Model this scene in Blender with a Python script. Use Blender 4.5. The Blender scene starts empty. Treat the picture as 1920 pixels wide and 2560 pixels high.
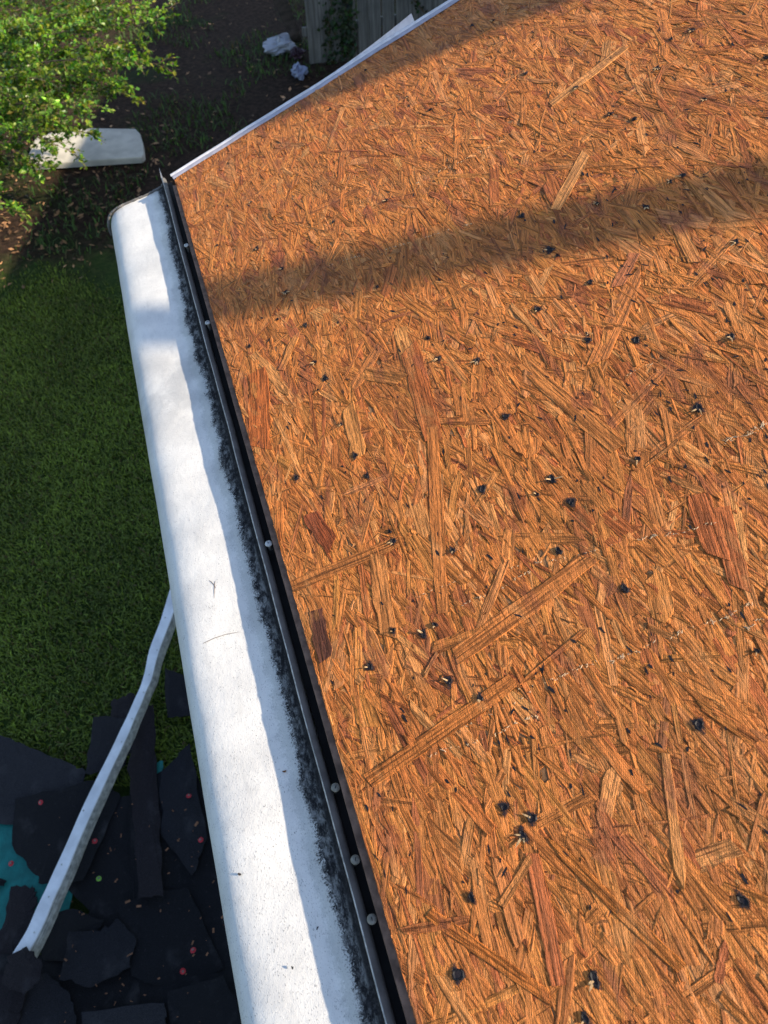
import bpy, math, random
import numpy as np
from mathutils import Vector, Matrix

random.seed(7)
rng = np.random.default_rng(11)
SC = bpy.context.scene
COL = SC.collection

# ------------------------------------------------------------------ camera, sky, sun, exposure
# world frame: origin = eave/rake corner of the deck, X = in over the roof, Y = along the eave, Z = up
RC = np.array([[0.95224744, -0.25067277, 0.17432148],
               [-0.30457453, -0.73979515, 0.59994791],
               [-0.02142842, -0.62439274, -0.78081658]])
CAMP = np.array([-0.03085432, -1.75667944, 0.85036184])
THETA = math.radians(22)

cam = bpy.data.cameras.new('camera')
cam.sensor_fit = 'VERTICAL'
cam.sensor_height = 36.0
cam.lens = 26.0
cam.clip_start = 0.02
cam.clip_end = 400
cam.dof.use_dof = True
cam.dof.focus_distance = 1.05
cam.dof.aperture_fstop = 9.5
camo = bpy.data.objects.new('camera', cam)
COL.objects.link(camo)
m = Matrix(((RC[0][0], -RC[0][1], -RC[0][2], CAMP[0]),
            (RC[1][0], -RC[1][1], -RC[1][2], CAMP[1]),
            (RC[2][0], -RC[2][1], -RC[2][2], CAMP[2]),
            (0, 0, 0, 1)))
camo.matrix_world = m
SC.camera = camo

SUN_EL, SUN_AZ = math.radians(36), math.radians(-26)
S = Vector((math.cos(SUN_EL) * math.cos(SUN_AZ), math.cos(SUN_EL) * math.sin(SUN_AZ), math.sin(SUN_EL)))
world = bpy.data.worlds.new('World')
SC.world = world
world.use_nodes = True
nt = world.node_tree
nt.nodes.clear()
sky = nt.nodes.new('ShaderNodeTexSky')
sky.sky_type = 'NISHITA'
sky.sun_disc = False
sky.sun_elevation = SUN_EL
sky.sun_rotation = math.atan2(S.x, S.y)
bg = nt.nodes.new('ShaderNodeBackground')
bg.inputs['Strength'].default_value = 0.15
wo = nt.nodes.new('ShaderNodeOutputWorld')
nt.links.new(sky.outputs[0], bg.inputs[0])
nt.links.new(bg.outputs[0], wo.inputs[0])
sun = bpy.data.lights.new('sun', 'SUN')
sun.energy = 5.0
sun.angle = math.radians(0.53)
sun.color = (1.0, 0.85, 0.63)
suno = bpy.data.objects.new('sun', sun)
COL.objects.link(suno)
suno.rotation_euler = S.to_track_quat('Z', 'Y').to_euler()
suno.location = (6, -3, 8)
SC.view_settings.view_transform = 'Standard'
SC.view_settings.look = 'None'
SC.view_settings.gamma = 1
SC.view_settings.use_curve_mapping = False
SC.view_settings.exposure = 0.72


def pray(px, py):
    return RC @ np.array([(px - 960) / 1849., (py - 1280) / 1849., 1.0])


def at_z(px, py, z):
    r = pray(px, py)
    return CAMP + r * ((z - CAMP[2]) / r[2])


def at_y(px, py, y):
    r = pray(px, py)
    return CAMP + r * ((y - CAMP[1]) / r[1])


CT, ST = math.cos(THETA), math.sin(THETA)


def deck_sy(px, py):
    """photo pixel -> (s up the slope, y) on the deck"""
    n = np.array([-ST, 0, CT])
    r = pray(px, py)
    p = CAMP + r * (-(CAMP @ n) / (r @ n))
    return p[0] * CT + p[2] * ST, p[1]


# ------------------------------------------------------------------ helpers
def tag(o, label=None, cat=None, group=None, kind=None):
    if label: o['label'] = label
    if cat: o['category'] = cat
    if group: o['group'] = group
    if kind: o['kind'] = kind
    return o


def empty(name, loc=(0, 0, 0), rot=(0, 0, 0)):
    o = bpy.data.objects.new(name, None)
    o.location = loc
    o.rotation_euler = rot
    o.empty_display_size = 0.1
    COL.objects.link(o)
    return o


def mesh_obj(name, verts, faces, mat=None, parent=None, smooth=False, cols=None, uvs=None):
    me = bpy.data.meshes.new(name)
    if isinstance(faces, np.ndarray):
        faces = faces.tolist()
    me.from_pydata([tuple(v) for v in (verts.tolist() if isinstance(verts, np.ndarray) else verts)], [], faces)
    if mat: me.materials.append(mat)
    if cols is not None:
        a = me.color_attributes.new('tint', 'FLOAT_COLOR', 'POINT')
        c = np.ones((len(verts), 4), dtype=np.float32)
        c[:, :3] = cols
        a.data.foreach_set('color', c.ravel())
    if uvs is not None:
        uv = me.uv_layers.new(name='grain')
        li = np.zeros(len(me.loops), dtype=np.int32)
        me.loops.foreach_get('vertex_index', li)
        uv.data.foreach_set('uv', np.asarray(uvs, dtype=np.float32)[li].ravel())
    if smooth:
        me.shade_smooth()
    me.update()
    o = bpy.data.objects.new(name, me)
    COL.objects.link(o)
    if parent: o.parent = parent
    return o


class MB:
    def __init__(self):
        self.v = []; self.f = []

    def add(self, v, f):
        b = len(self.v)
        self.v += [tuple(p) for p in v]
        self.f += [tuple(i + b for i in q) for q in f]
        return self

    def box(self, c, d, M=None):
        x, y, z = c; a, b, e = d[0] / 2, d[1] / 2, d[2] / 2
        vs = [Vector((x + i * a, y + j * b, z + k * e)) for i in (-1, 1) for j in (-1, 1) for k in (-1, 1)]
        if M: vs = [M @ p for p in vs]
        return self.add(vs, [(0, 1, 3, 2), (4, 6, 7, 5), (0, 4, 5, 1), (2, 3, 7, 6), (0, 2, 6, 4), (1, 5, 7, 3)])

    def tube(self, pts, rads, n=8, cap=True):
        pts = [Vector(p) for p in pts]
        rings = []
        for i, p in enumerate(pts):
            t = (pts[min(i + 1, len(pts) - 1)] - pts[max(i - 1, 0)]).normalized()
            a = t.orthogonal().normalized()
            if i and abs(t.dot(pa)) < .95:
                a = (pa - t * pa.dot(t)).normalized()
            pa = a
            b = t.cross(a)
            rings.append([p + (a * math.cos(2 * math.pi * k / n) + b * math.sin(2 * math.pi * k / n)) * rads[i] for k in range(n)])
        v = [q for r in rings for q in r]
        f = []
        for i in range(len(pts) - 1):
            for k in range(n):
                f.append((i * n + k, i * n + (k + 1) % n, (i + 1) * n + (k + 1) % n, (i + 1) * n + k))
        if cap:
            f.append(tuple(range(n))[::-1]); f.append(tuple((len(pts) - 1) * n + k for k in range(n)))
        return self.add(v, f)

    def lathe(self, prof, c, n=14, M=None):
        v = []
        for r, z in prof:
            for k in range(n):
                v.append(Vector((r * math.cos(2 * math.pi * k / n), r * math.sin(2 * math.pi * k / n), z)))
        if M: v = [M @ p for p in v]
        v = [p + Vector(c) for p in v]
        f = []
        for i in range(len(prof) - 1):
            for k in range(n):
                f.append((i * n + k, i * n + (k + 1) % n, (i + 1) * n + (k + 1) % n, (i + 1) * n + k))
        f.append(tuple(range(n))[::-1]); f.append(tuple((len(prof) - 1) * n + k for k in range(n)))
        return self.add(v, f)

    def build(self, name, mat, parent=None, smooth=False):
        return mesh_obj(name, self.v, self.f, mat, parent, smooth)


class NT:
    """small node-graph builder"""
    def __init__(self, name, rough=0.7, spec=0.3):
        self.m = bpy.data.materials.new(name)
        self.m.use_nodes = True
        self.t = self.m.node_tree
        self.b = self.t.nodes['Principled BSDF']
        self.b.inputs['Roughness'].default_value = rough
        self.b.inputs['Specular IOR Level'].default_value = spec
        self.tc = self.t.nodes.new('ShaderNodeTexCoord')

    def set(self, inp, v):
        if isinstance(v, bpy.types.NodeSocket): self.t.links.new(v, inp)
        elif v is not None: inp.default_value = v

    def node(self, typ, **kw):
        n = self.t.nodes.new(typ)
        for k, v in kw.items(): setattr(n, k, v)
        return n

    def obj(self): return self.tc.outputs['Object']

    def mapping(self, vec, scale=(1, 1, 1), rot=(0, 0, 0), loc=(0, 0, 0)):
        n = self.node('ShaderNodeMapping')
        self.set(n.inputs['Vector'], vec)
        n.inputs['Scale'].default_value = scale; n.inputs['Rotation'].default_value = rot; n.inputs['Location'].default_value = loc
        return n.outputs[0]

    def noise(self, vec, scale=5, detail=4, rough=.55, dist=0):
        n = self.node('ShaderNodeTexNoise')
        self.set(n.inputs['Vector'], vec)
        n.inputs['Scale'].default_value = scale; n.inputs['Detail'].default_value = detail
        n.inputs['Roughness'].default_value = rough; n.inputs['Distortion'].default_value = dist
        return n.outputs[0]

    def ramp(self, fac, a, b, va=0.0, vb=1.0, smooth=True):
        n = self.node('ShaderNodeMapRange')
        n.interpolation_type = 'SMOOTHSTEP' if smooth else 'LINEAR'
        self.set(n.inputs[0], fac); self.set(n.inputs[1], a); self.set(n.inputs[2], b); self.set(n.inputs[3], va); self.set(n.inputs[4], vb)
        return n.outputs[0]

    def math(self, op, a, b=None, c=None):
        n = self.node('ShaderNodeMath', operation=op)
        self.set(n.inputs[0], a); self.set(n.inputs[1], b); self.set(n.inputs[2], c)
        return n.outputs[0]

    def mix(self, fac, a, b, blend='MIX'):
        n = self.node('ShaderNodeMix', data_type='RGBA', blend_type=blend)
        self.set(n.inputs[0], fac)
        for i, v in ((6, a), (7, b)):
            if isinstance(v, tuple) and len(v) == 3: v = v + (1,)
            self.set(n.inputs[i], v)
        return n.outputs[2]

    def color(self, v):
        if isinstance(v, tuple) and len(v) == 3: v = v + (1,)
        self.set(self.b.inputs['Base Color'], v)

    def bump(self, h, dist=.001, strength=1.0, normal=None):
        n = self.node('ShaderNodeBump')
        self.set(n.inputs['Height'], h)
        n.inputs['Distance'].default_value = dist; n.inputs['Strength'].default_value = strength
        if normal: self.set(n.inputs['Normal'], normal)
        self.t.links.new(n.outputs[0], self.b.inputs['Normal'])
        return n.outputs[0]


def simple(name, col, rough=.7, var=.25, scale=8, bump=.0, bscale=60, spec=.3, metal=0):
    M = NT(name, rough, spec)
    n = M.noise(M.obj(), scale, 5)
    d = tuple(c * (1 - var) for c in col); l = tuple(min(1, c * (1 + var)) for c in col)
    M.color(M.mix(M.ramp(n, .3, .7), d, l))
    M.b.inputs['Metallic'].default_value = metal
    if bump: M.bump(M.noise(M.obj(), bscale, 5), bump)
    return M.m


# ------------------------------------------------------------------ materials
def osb_material():
    M = NT('osb_strand', .6, .2)
    at = M.node('ShaderNodeAttribute', attribute_name='tint')
    uvn = M.node('ShaderNodeUVMap', uv_map='grain')
    uv = uvn.outputs[0]
    g1 = M.noise(M.mapping(uv, (16, 420, 1)), 1, 3, .6, .3)        # wood rays along the strand
    g2 = M.noise(M.mapping(uv, (60, 1300, 1)), 1, 2, .6)
    big = M.noise(M.mapping(uv, (25, 90, 1)), 1, 3)
    f = M.math('ADD', M.math('MULTIPLY', g1, .6), M.math('MULTIPLY', g2, .4))
    g0 = M.noise(M.mapping(uv, (11, 250, 1)), 1, 4, .62, .25)
    k = M.math('MULTIPLY', M.ramp(f, .3, .7, .74, 1.24), M.ramp(g0, .36, .54, .58, 1.14))  # grain tone, with shade of the relief furrows put into the colour
    k = M.math('MULTIPLY', k, M.ramp(big, .3, .7, .82, 1.15))
    c = M.mix(1.0, at.outputs['Color'], M.mix(0, (1, 1, 1), (1, 1, 1)), 'MULTIPLY')
    kk = M.node('ShaderNodeCombineColor')
    for i in range(3): M.set(kk.inputs[i], k)
    c = M.mix(1.0, c, kk.outputs[0], 'MULTIPLY')
    # weathering: red-brown, tan and dull purple-brown patches that run with the grain of the sheet
    along = M.mapping(M.obj(), (1, .33, 1), (0, 0, .06))
    w = M.noise(along, 24, 5, .6, .4)
    c = M.mix(M.ramp(w, .55, .66, 0, .70), c, (.29, .085, .038))
    wt = M.noise(M.mapping(along, (1, 1, 1), (0, 0, 0), (7, 2, 1)), 26, 5, .62, .4)
    c = M.mix(M.ramp(wt, .56, .68, 0, .6), c, (.62, .260, .085))
    wd_ = M.noise(M.mapping(along, (1, 1, 1), (0, 0, 0), (1, 9, 4)), 9, 4, .6)
    c = M.mix(M.ramp(wd_, .50, .75, 0, .45), c, (.24, .095, .030))
    w3 = M.noise(M.mapping(along, (1, 1, 1), (0, 0, 0), (3, 3, 3)), 75, 4, .65)
    c = M.mix(M.ramp(w3, .67, .74, 0, .6), c, (.07, .035, .026))
    M.color(c)
    # relief: grain, cracks and the fine screen pattern pressed into the sheet
    w1 = M.node('ShaderNodeTexWave', wave_type='BANDS', bands_direction='X')
    w1.inputs['Scale'].default_value = 150; w1.inputs['Distortion'].default_value = 1.2; w1.inputs['Detail'].default_value = 1
    M.set(w1.inputs['Vector'], M.mapping(M.obj(), (1, 1, 1), (0, 0, .5)))
    w2 = M.node('ShaderNodeTexWave', wave_type='BANDS', bands_direction='Y')
    w2.inputs['Scale'].default_value = 130; w2.inputs['Distortion'].default_value = 1.2; w2.inputs['Detail'].default_value = 1
    M.set(w2.inputs['Vector'], M.mapping(M.obj(), (1, 1, 1), (0, 0, .5)))
    scr = M.math('MULTIPLY', w1.outputs[1], w2.outputs[1])
    crack = M.ramp(g0, .38, .50, 0, 1)
    h = M.math('ADD', M.math('MULTIPLY', g1, .9), M.math('MULTIPLY', scr, .16))
    h = M.math('ADD', h, M.math('MULTIPLY', g2, .35))
    h = M.math('ADD', h, M.math('MULTIPLY', crack, .9))
    h = M.math('ADD', h, M.math('MULTIPLY', g0, 1.6))
    h = M.math('ADD', h, M.math('MULTIPLY', big, 1.3))
    h = M.math('ADD', h, M.math('MULTIPLY', M.noise(M.mapping(M.obj(), (1, .22, 1), (0, 0, .05)), 130, 3, .55, .5), 2.2))
    M.bump(h, .0026, 1.0)
    return M.m


M_OSB = osb_material()
M_CORE = simple('osb_core', (.25, .12, .05), .8, .4, 60, .0006, 300)
M_EDGE = simple('osb_edge', (.42, .24, .11), .85, .4, 90, .0008, 400)
M_TAR = simple('tar_mould_hole_shade', (.010, .009, .012), .6, .4, 200)
M_SPLINT = simple('splinter_wood', (.52, .33, .16), .7, .25, 200)
M_CHALK = simple('scraped_fibre', (.62, .45, .28), .9, .25, 200)


def stain_material():
    M = NT('nail_stain', .7)
    at = M.node('ShaderNodeAttribute', attribute_name='tint')
    M.color((.018, .014, .018))
    n = M.noise(M.obj(), 330, 4, .7)
    sep = M.node('ShaderNodeSeparateColor')
    M.t.links.new(at.outputs['Color'], sep.inputs[0])
    a = M.math('SUBTRACT', M.math('ADD', M.math('MULTIPLY', n, 1.3), sep.outputs[0]), 1.0)
    M.set(M.b.inputs['Alpha'], M.ramp(a, 0, .35, 0, .92))
    return M.m


M_STAIN = stain_material()


def hood_material():
    M = NT('painted_white_aluminium', .45, .35)
    o = M.mapping(M.obj(), (1, 1, 1), (0, 0, 0), (-.1, -1.2, -.1))
    sep = M.node('ShaderNodeSeparateXYZ')
    M.t.links.new(o, sep.inputs[0])
    x = sep.outputs[0]
    n1 = M.noise(o, 14, 6, .65)
    n2 = M.noise(o, 70, 5, .7)
    n3 = M.noise(M.mapping(o, (1, .5, 1), (0, 0, .6)), 800, 3, .6)
    c = M.mix(M.ramp(n1, .35, .7), (.74, .725, .695), (.62, .61, .59))
    # fine black specks, thicker towards the camera end
    dens = M.ramp(sep.outputs[1], -1.8, -.3, 0.06, 0.0)
    spk = M.ramp(M.math('ADD', M.math('ADD', n3, dens), M.math('MULTIPLY', n2, .30)), .80, .90)
    c = M.mix(M.math('MULTIPLY', spk, .75), c, (.12, .12, .12))
    # grey film of dirt in faint streaks across the sheet
    st = M.noise(M.mapping(o, (1.0, .25, 1), (0, 0, .25)), 60, 5, .7)
    c = M.mix(M.ramp(st, .52, .75, 0, .30), c, (.42, .42, .41))
    sc = M.noise(M.mapping(o, (1, .22, 1), (0, 0, -.8)), 480, 3, .7)
    c = M.mix(M.ramp(sc, .60, .74, 0, .38), c, (.30, .29, .28))
    # smudge under the second nail
    sm = M.math('ABSOLUTE', M.math('ADD', sep.outputs[1], .63))
    smk = M.math('MULTIPLY', M.ramp(sm, .03, .17, 1, 0), M.ramp(n1, .30, .62, .2, .8))
    c = M.mix(M.math('MULTIPLY', smk, .6), c, (.36, .36, .36))
    # black mildew bed along the back flange
    e = M.math('ADD', x, M.math('MULTIPLY', M.math('SUBTRACT', n2, .5), .016))
    e = M.math('ADD', e, M.math('MULTIPLY', M.math('SUBTRACT', n1, .5), .030))
    e = M.math('ADD', e, M.math('MULTIPLY', M.math('SUBTRACT', M.noise(o, 420, 5, .85), .5), .042))
    lim = M.math('ADD', M.ramp(sep.outputs[1], -1.0, 0, 0, .006), M.math('MULTIPLY', M.math('SUBTRACT', M.noise(o, 5, 3), .5), .024))
    lim = M.math('ADD', lim, -.0545)
    film = M.ramp(M.math('SUBTRACT', e, lim), -.017, -.007, 0, .42)
    c = M.mix(film, c, (.30, .31, .30))
    blk = M.math('MULTIPLY', M.ramp(M.math('SUBTRACT', e, lim), -.001, .006, 0, 1), M.ramp(M.noise(M.mapping(o, (1, .5, 1)), 95, 6, .8), .36, .56, .62, .98))
    blk = M.math('MAXIMUM', blk, M.ramp(x, -.043, -.033, 0, .97))
    c = M.mix(blk, c, M.mix(M.ramp(M.noise(o, 130, 5, .75), .45, .72), (.008, .008, .010), (.045, .045, .050)))
    M.color(c)
    M.set(M.b.inputs['Roughness'], M.ramp(blk, 0, 1, .45, .95))
    M.set(M.b.inputs['Specular IOR Level'], M.ramp(blk, 0, 1, .3, .05))
    M.bump(M.math('ADD', M.math('MULTIPLY', n1, 1.5), M.math('ADD', M.math('MULTIPLY', n3, .45), M.math('MULTIPLY', n2, .8))), .0014, .7)
    return M.m


M_HOOD = hood_material()
M_FLANGE = simple('weathered_grey_metal', (.13, .125, .12), .6, .22, 45, .0004, 200)
M_FLANGE_EDGE = simple('pale_metal_edge', (.42, .41, .39), .5, .4, 120)  # paler tone for the folded edge and tip of the flange
M_BROWN = simple('dark_brown_wood', (.24, .145, .10), .8, .4, 60, .0008, 120)
M_SLOT = simple('black_gap_metal', (.010, .008, .007), .8, .4, 40)
M_SCREW = simple('zinc_nail_head', (.45, .46, .46), .35, .3, 200, spec=.6)
M_SCREW_DULL = simple('tarnished_nail_head', (.20, .19, .16), .5, .3, 200)
M_TRIM = simple('white_trim_metal', (.62, .62, .66), .4, .12, 60, .0003, 200)
M_TRIM_SHADED = simple('shaded_white_trim', (.36, .35, .41), .45, .15, 50)  # white trim metal with its lavender shade put into the colour
M_WALL = simple('painted_siding', (.6, .58, .54), .7, .1, 3)
M_BRICK = simple('brick_red', (.28, .11, .07), .9, .3, 12, .004, 40)
M_FELT = simple('black_felt', (.03, .03, .032), .9, .3, 12, .002, 200)
M_PIPE = simple('galvanised_pipe', (.4, .4, .4), .4, .2, 10, metal=.6)
M_SHINGLE = None


def shingle_material():
    M = NT('asphalt_shingle', .85, .25)
    o = M.obj()
    at = M.node('ShaderNodeAttribute', attribute_name='tint')
    n = M.noise(o, 320, 3, .8)
    n2 = M.noise(o, 7, 5, .6)
    c = M.mix(M.ramp(n, .35, .75), (.4, .4, .4), (1.5, 1.5, 1.55))
    c = M.mix(1.0, at.outputs['Color'], c, 'MULTIPLY')
    n4 = M.noise(o, 70, 4, .75)
    c = M.mix(M.ramp(n4, .60, .72, 0, .5), c, (.05, .047, .05))
    c = M.mix(M.ramp(n2, .55, .78, 0, .55), c, (.075, .070, .073))
    M.color(c)
    M.bump(M.math('ADD', n, M.math('MULTIPLY', n2, 3)), .004, .8)
    return M.m


M_SHINGLE = shingle_material()
M_TARP = simple('teal_tarp', (.010, .17, .15), .5, .25, 14, .004, 40)
M_RED = simple('red_cap_plastic', (.50, .03, .04), .45, .2, 50)
M_GREEN = simple('lime_cap_plastic', (.20, .42, .05), .45, .2, 50)
M_STRIP = simple('white_vinyl_strip', (.84, .84, .84), .45, .12, 12, .0006, 60)
M_STRIP_D = simple('grey_strip_side', (.52, .52, .48), .6, .35, 40)  # greyer tone for the ridged side and nail marks of the strip
M_SLAB = simple('off_white_board', (.50, .475, .42), .7, .15, 6, .002, 30)  # darkened base colour carries part of the shade in that corner
M_BAG = simple('shaded_bag_plastic', (.42, .43, .48), .35, .08, 8)  # white plastic, base colour lowered to stand in for deep shade
M_FENCE = None


def ground_material():
    M = NT('yard_soil', .95, .1)
    o = M.obj()
    n1 = M.noise(o, 1.3, 5, .6); n2 = M.noise(o, 22, 5, .7); n3 = M.noise(o, 130, 3, .7)
    grass = M.mix(M.ramp(n2, .35, .7), (.030, .058, .012), (.065, .100, .022))
    soil = M.mix(M.ramp(n2, .35, .7), (.022, .014, .010), (.070, .042, .028))  # soil toned down to hold the deeper shade beyond the rake
    sep = M.node('ShaderNodeSeparateXYZ'); M.t.links.new(o, sep.inputs[0])
    edge = M.ramp(M.math('ADD', sep.outputs[1], M.math('MULTIPLY', M.math('SUBTRACT', n1, .5), 2.6)), 4.1, 4.9)
    c = M.mix(edge, grass, soil)
    green = M.math('MULTIPLY', M.ramp(n1, .52, .68), edge)
    c = M.mix(M.math('MULTIPLY', green, .7), c, (.020, .040, .010))
    M.color(c)
    M.bump(M.math('ADD', n2, M.math('MULTIPLY', n3, .5)), .03, .9)
    return M.m


def leaf_material(name, cols, trans=.35, rough=.45):
    M = NT(name, rough, .4)
    at = M.node('ShaderNodeAttribute', attribute_name='tint')
    M.color(at.outputs['Color'])
    ts = M.node('ShaderNodeBsdfTranslucent')
    M.t.links.new(M.mix(1.0, at.outputs['Color'], (1.5, 1.6, .5), 'MULTIPLY'), ts.inputs['Color'])
    mx = M.node('ShaderNodeMixShader'); mx.inputs[0].default_value = trans
    M.t.links.new(M.b.outputs[0], mx.inputs[1]); M.t.links.new(ts.outputs[0], mx.inputs[2])
    M.t.links.new(mx.outputs[0], M.t.nodes['Material Output'].inputs[0])
    return M.m


M_LEAF = leaf_material('shrub_leaf', None, .38, .35)
M_GRASS = leaf_material('grass_blade', None, .25, .6)
M_VINE = leaf_material('vine_leaf', None, .2, .5)
M_TWIG = simple('shrub_bark', (.16, .11, .07), .85, .3, 30, .002, 80)
M_PICKET = None


def picket_material():
    M = NT('weathered_fence_wood', .85, .2)
    o = M.obj()
    g = M.noise(M.mapping(o, (40, 40, 2)), 1, 5, .65)
    n = M.noise(o, 5, 4)
    c = M.mix(M.ramp(g, .3, .7), (.14, .13, .11), (.30, .28, .245))  # wood tones lowered to stand in for the shade at the fence
    c = M.mix(M.ramp(n, .5, .7, 0, .5), c, (.13, .125, .105))
    M.color(c); M.bump(g, .004, .7)
    return M.m


M_PICKET = picket_material()

# ------------------------------------------------------------------ ground
GZ = -2.7
mesh_obj('ground', [(-60, -60, GZ), (60, -60, GZ), (60, 60, GZ), (-60, 60, GZ)], [(0, 1, 2, 3)], ground_material())['kind'] = 'structure'

# ------------------------------------------------------------------ house under the deck (large structure)
house = tag(empty('house', (0.35, -3.0, GZ)), 'house under the stripped roof with dark brown board behind the gutter', 'house')


def hmesh(mb, name, mat, smooth=False):
    mb.v = [(v[0] - .35, v[1] + 3.0, v[2] - GZ) for v in mb.v]
    return mb.build(name, mat, house, smooth)


def slope_pt(s, y, off=0.0):
    return (s * CT - off * ST, y, s * ST + off * CT)


RW = 4.9
b = MB()
b.add([(.36, -9, GZ), (9.4, -9, GZ), (9.4, -.3, GZ), (.36, -.3, GZ), (.36, -9, -.02), (9.4, -9, -.02), (9.4, -.3, -.02), (.36, -.3, -.02), (RW, -9, 1.86), (RW, -.3, 1.86)],
      [(0, 4, 7, 3), (1, 2, 6, 5), (0, 1, 5, 8, 4), (2, 3, 7, 9, 6)])
hmesh(b, 'wall', M_WALL)
b = MB()     # roof boards below and beyond the loose sheet
L = RW / CT
b.add([slope_pt(0.002, -9, -.013), slope_pt(L, -9, -.013), slope_pt(L, -.002, -.013), slope_pt(0.002, -.002, -.013),
       slope_pt(0.03, -9, -.10), slope_pt(L, -9, -.10), slope_pt(L, -.002, -.10), slope_pt(0.03, -.002, -.10)],
      [(0, 1, 2, 3), (7, 6, 5, 4), (0, 3, 7, 4), (3, 2, 6, 7), (0, 4, 5, 1)])
x2 = RW * 2
b.add([(RW, -9, RW * math.tan(THETA) - .015), (x2, -9, -.015), (x2, -.002, -.015), (RW, -.002, RW * math.tan(THETA) - .015)], [(0, 1, 2, 3)])
hmesh(b, 'roof', M_FELT)
b = MB().box((-.0042, -3.4, -.1073), (.0090, 6.79, .19))
hmesh(b, 'fascia', M_BROWN)
b = MB().box((.18, -4.5, -.225), (.36, 9, .012))
hmesh(b, 'soffit', M_WALL)
# unseen: mast inferred from its shade band; board and chimney added for rake shade
def lean(l):
    n = S.cross(Vector(l)).normalized()
    e = Vector((0, 0, 1)) - n * n.z
    return e / e.z


eM = lean((.78, -.46, .313)); bM = Vector((4.0, -2.86, 1.6))
mast = tag(empty('service_mast', bM), 'galvanised service mast with a weather cap leaning on the roof', 'mast')
MB().tube([eM * -.1, eM * 3.4], [.058, .058], 16).build('pole', M_PIPE, mast, True)
MB().lathe([(.16, .0), (.07, .05), (.05, .14)], (0, 0, .03)).build('flashing', M_PIPE, mast)
MB().lathe([(.055, 0), (.075, .03), (.06, .1), (.02, .13)], eM * 3.4).build('weather_cap', M_PIPE, mast)
eC = lean((.634, -.245, .256)); bC = Vector((3.8, -1.46, 1.53)) + Vector((.438, .899, 0)) * .065
wv = Vector((.438, .899, 0)) * .70
tv = S.copy(); tv.z = 0; tv = tv.normalized() * .011
o = MB().add([wv * 0, wv, wv + eC * 2.5, eC * 2.5, tv, wv + tv, wv + eC * 2.5 + tv, eC * 2.5 + tv], [(0, 1, 2, 3), (7, 6, 5, 4), (0, 4, 5, 1), (1, 5, 6, 2), (2, 6, 7, 3), (3, 7, 4, 0)]).build('shade_board', M_CORE)
o.location = bC
tag(o, 'unseen strand board sheet added to shade the far edge of the roof', 'roof board')
chim = tag(empty('chimney', (4.38, -1.05, 1.6)), 'unseen square red brick chimney added on the roof near the ridge', 'chimney')
for row in range(24):
    z = row * .075
    for (cx, cy, dx, dy) in ((0, .225, .5, .1), (0, -.225, .5, .1), (.2, 0, .1, .34), (-.2, 0, .1, .34)):
        for i in range(2):
            if dx > dy: mbx = MB().box((cx - dx / 4 + i * dx / 2, cy, z), (dx / 2 - .008, dy, .066))
            else: mbx = MB().box((cx, cy - dy / 4 + i * dy / 2, z), (dx, dy / 2 - .008, .066))
            mbx.build('brick', M_BRICK, chim)
MB().box((0, 0, .75), (.46, .46, 2.1)).build('mortar_core', simple('mortar', (.4, .38, .35)), chim)
MB().box((0, 0, 1.80), (.58, .58, .07)).build('cap', simple('chimney_cap', (.4, .39, .37)), chim)

# unseen taller block, added right of frame to shade the yard beyond the rake
ang = math.atan2(.95, .3)
WM = Matrix.Translation((3.74 - .35, .8 + 3.0, 0)) @ Matrix.Rotation(ang, 4, 'Z')
NBL, NBW, NBH = 9.4, 4.6, 4.45


def shade_block(mb, name, mat, parent=None):
    mb.v = [tuple(WM @ Vector(v)) for v in mb.v]
    return mb.build(name, mat, parent or house)


shade_block(MB().box((NBL / 2 - 1.5, -NBW / 2, NBH / 2), (NBL, NBW, NBH)), 'shade_block_wall', M_WALL)
shade_block(MB().add([(-1.7, .0, NBH + .01), (NBL - 1.5, .0, NBH + .01), (NBL - 1.5, -NBW / 2, NBH + .9), (-1.7, -NBW / 2, NBH + .9), (NBL - 1.5, -NBW, NBH + .01), (-1.7, -NBW, NBH + .01)],
              [(0, 1, 2, 3), (3, 2, 4, 5), (0, 3, 5), (1, 4, 2)]), 'shade_block_roof', M_FELT)
M_GLASS = simple('window_glass', (.03, .04, .05), .1, .1)
for i in range(3):
    f = shade_block(MB().box((1.2 + i * 2.4, .03, 2.6), (1.0, .06, 1.2)), 'window', M_TRIM)
    shade_block(MB().box((1.2 + i * 2.4, .065, 2.6), (.84, .02, 1.04)), 'pane', M_GLASS, f)

# ------------------------------------------------------------------ OSB roof sheet
panel = tag(empty('roof_sheet', (0, 0, 0), (0, -THETA, 0)), 'weathered orange brown strand board sheet covering the roof, full of nail holes', 'roof board')
PW, PL = 1.22, 2.44
b = MB().box((PW / 2 + .001, -PL / 2 - .001, -.0066), (PW - .002, PL - .002, .0108))
b.build('core', M_CORE, panel)

PAL = [((.54, .208, .048), .55), ((.48, .172, .040), .25), ((.62, .270, .080), .11), ((.43, .138, .038), .06), ((.36, .120, .038), .03)]
PCOL = np.array([p[0] for p in PAL]); PPROB = np.array([p[1] for p in PAL]); PPROB /= PPROB.sum()
NL = 8


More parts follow.
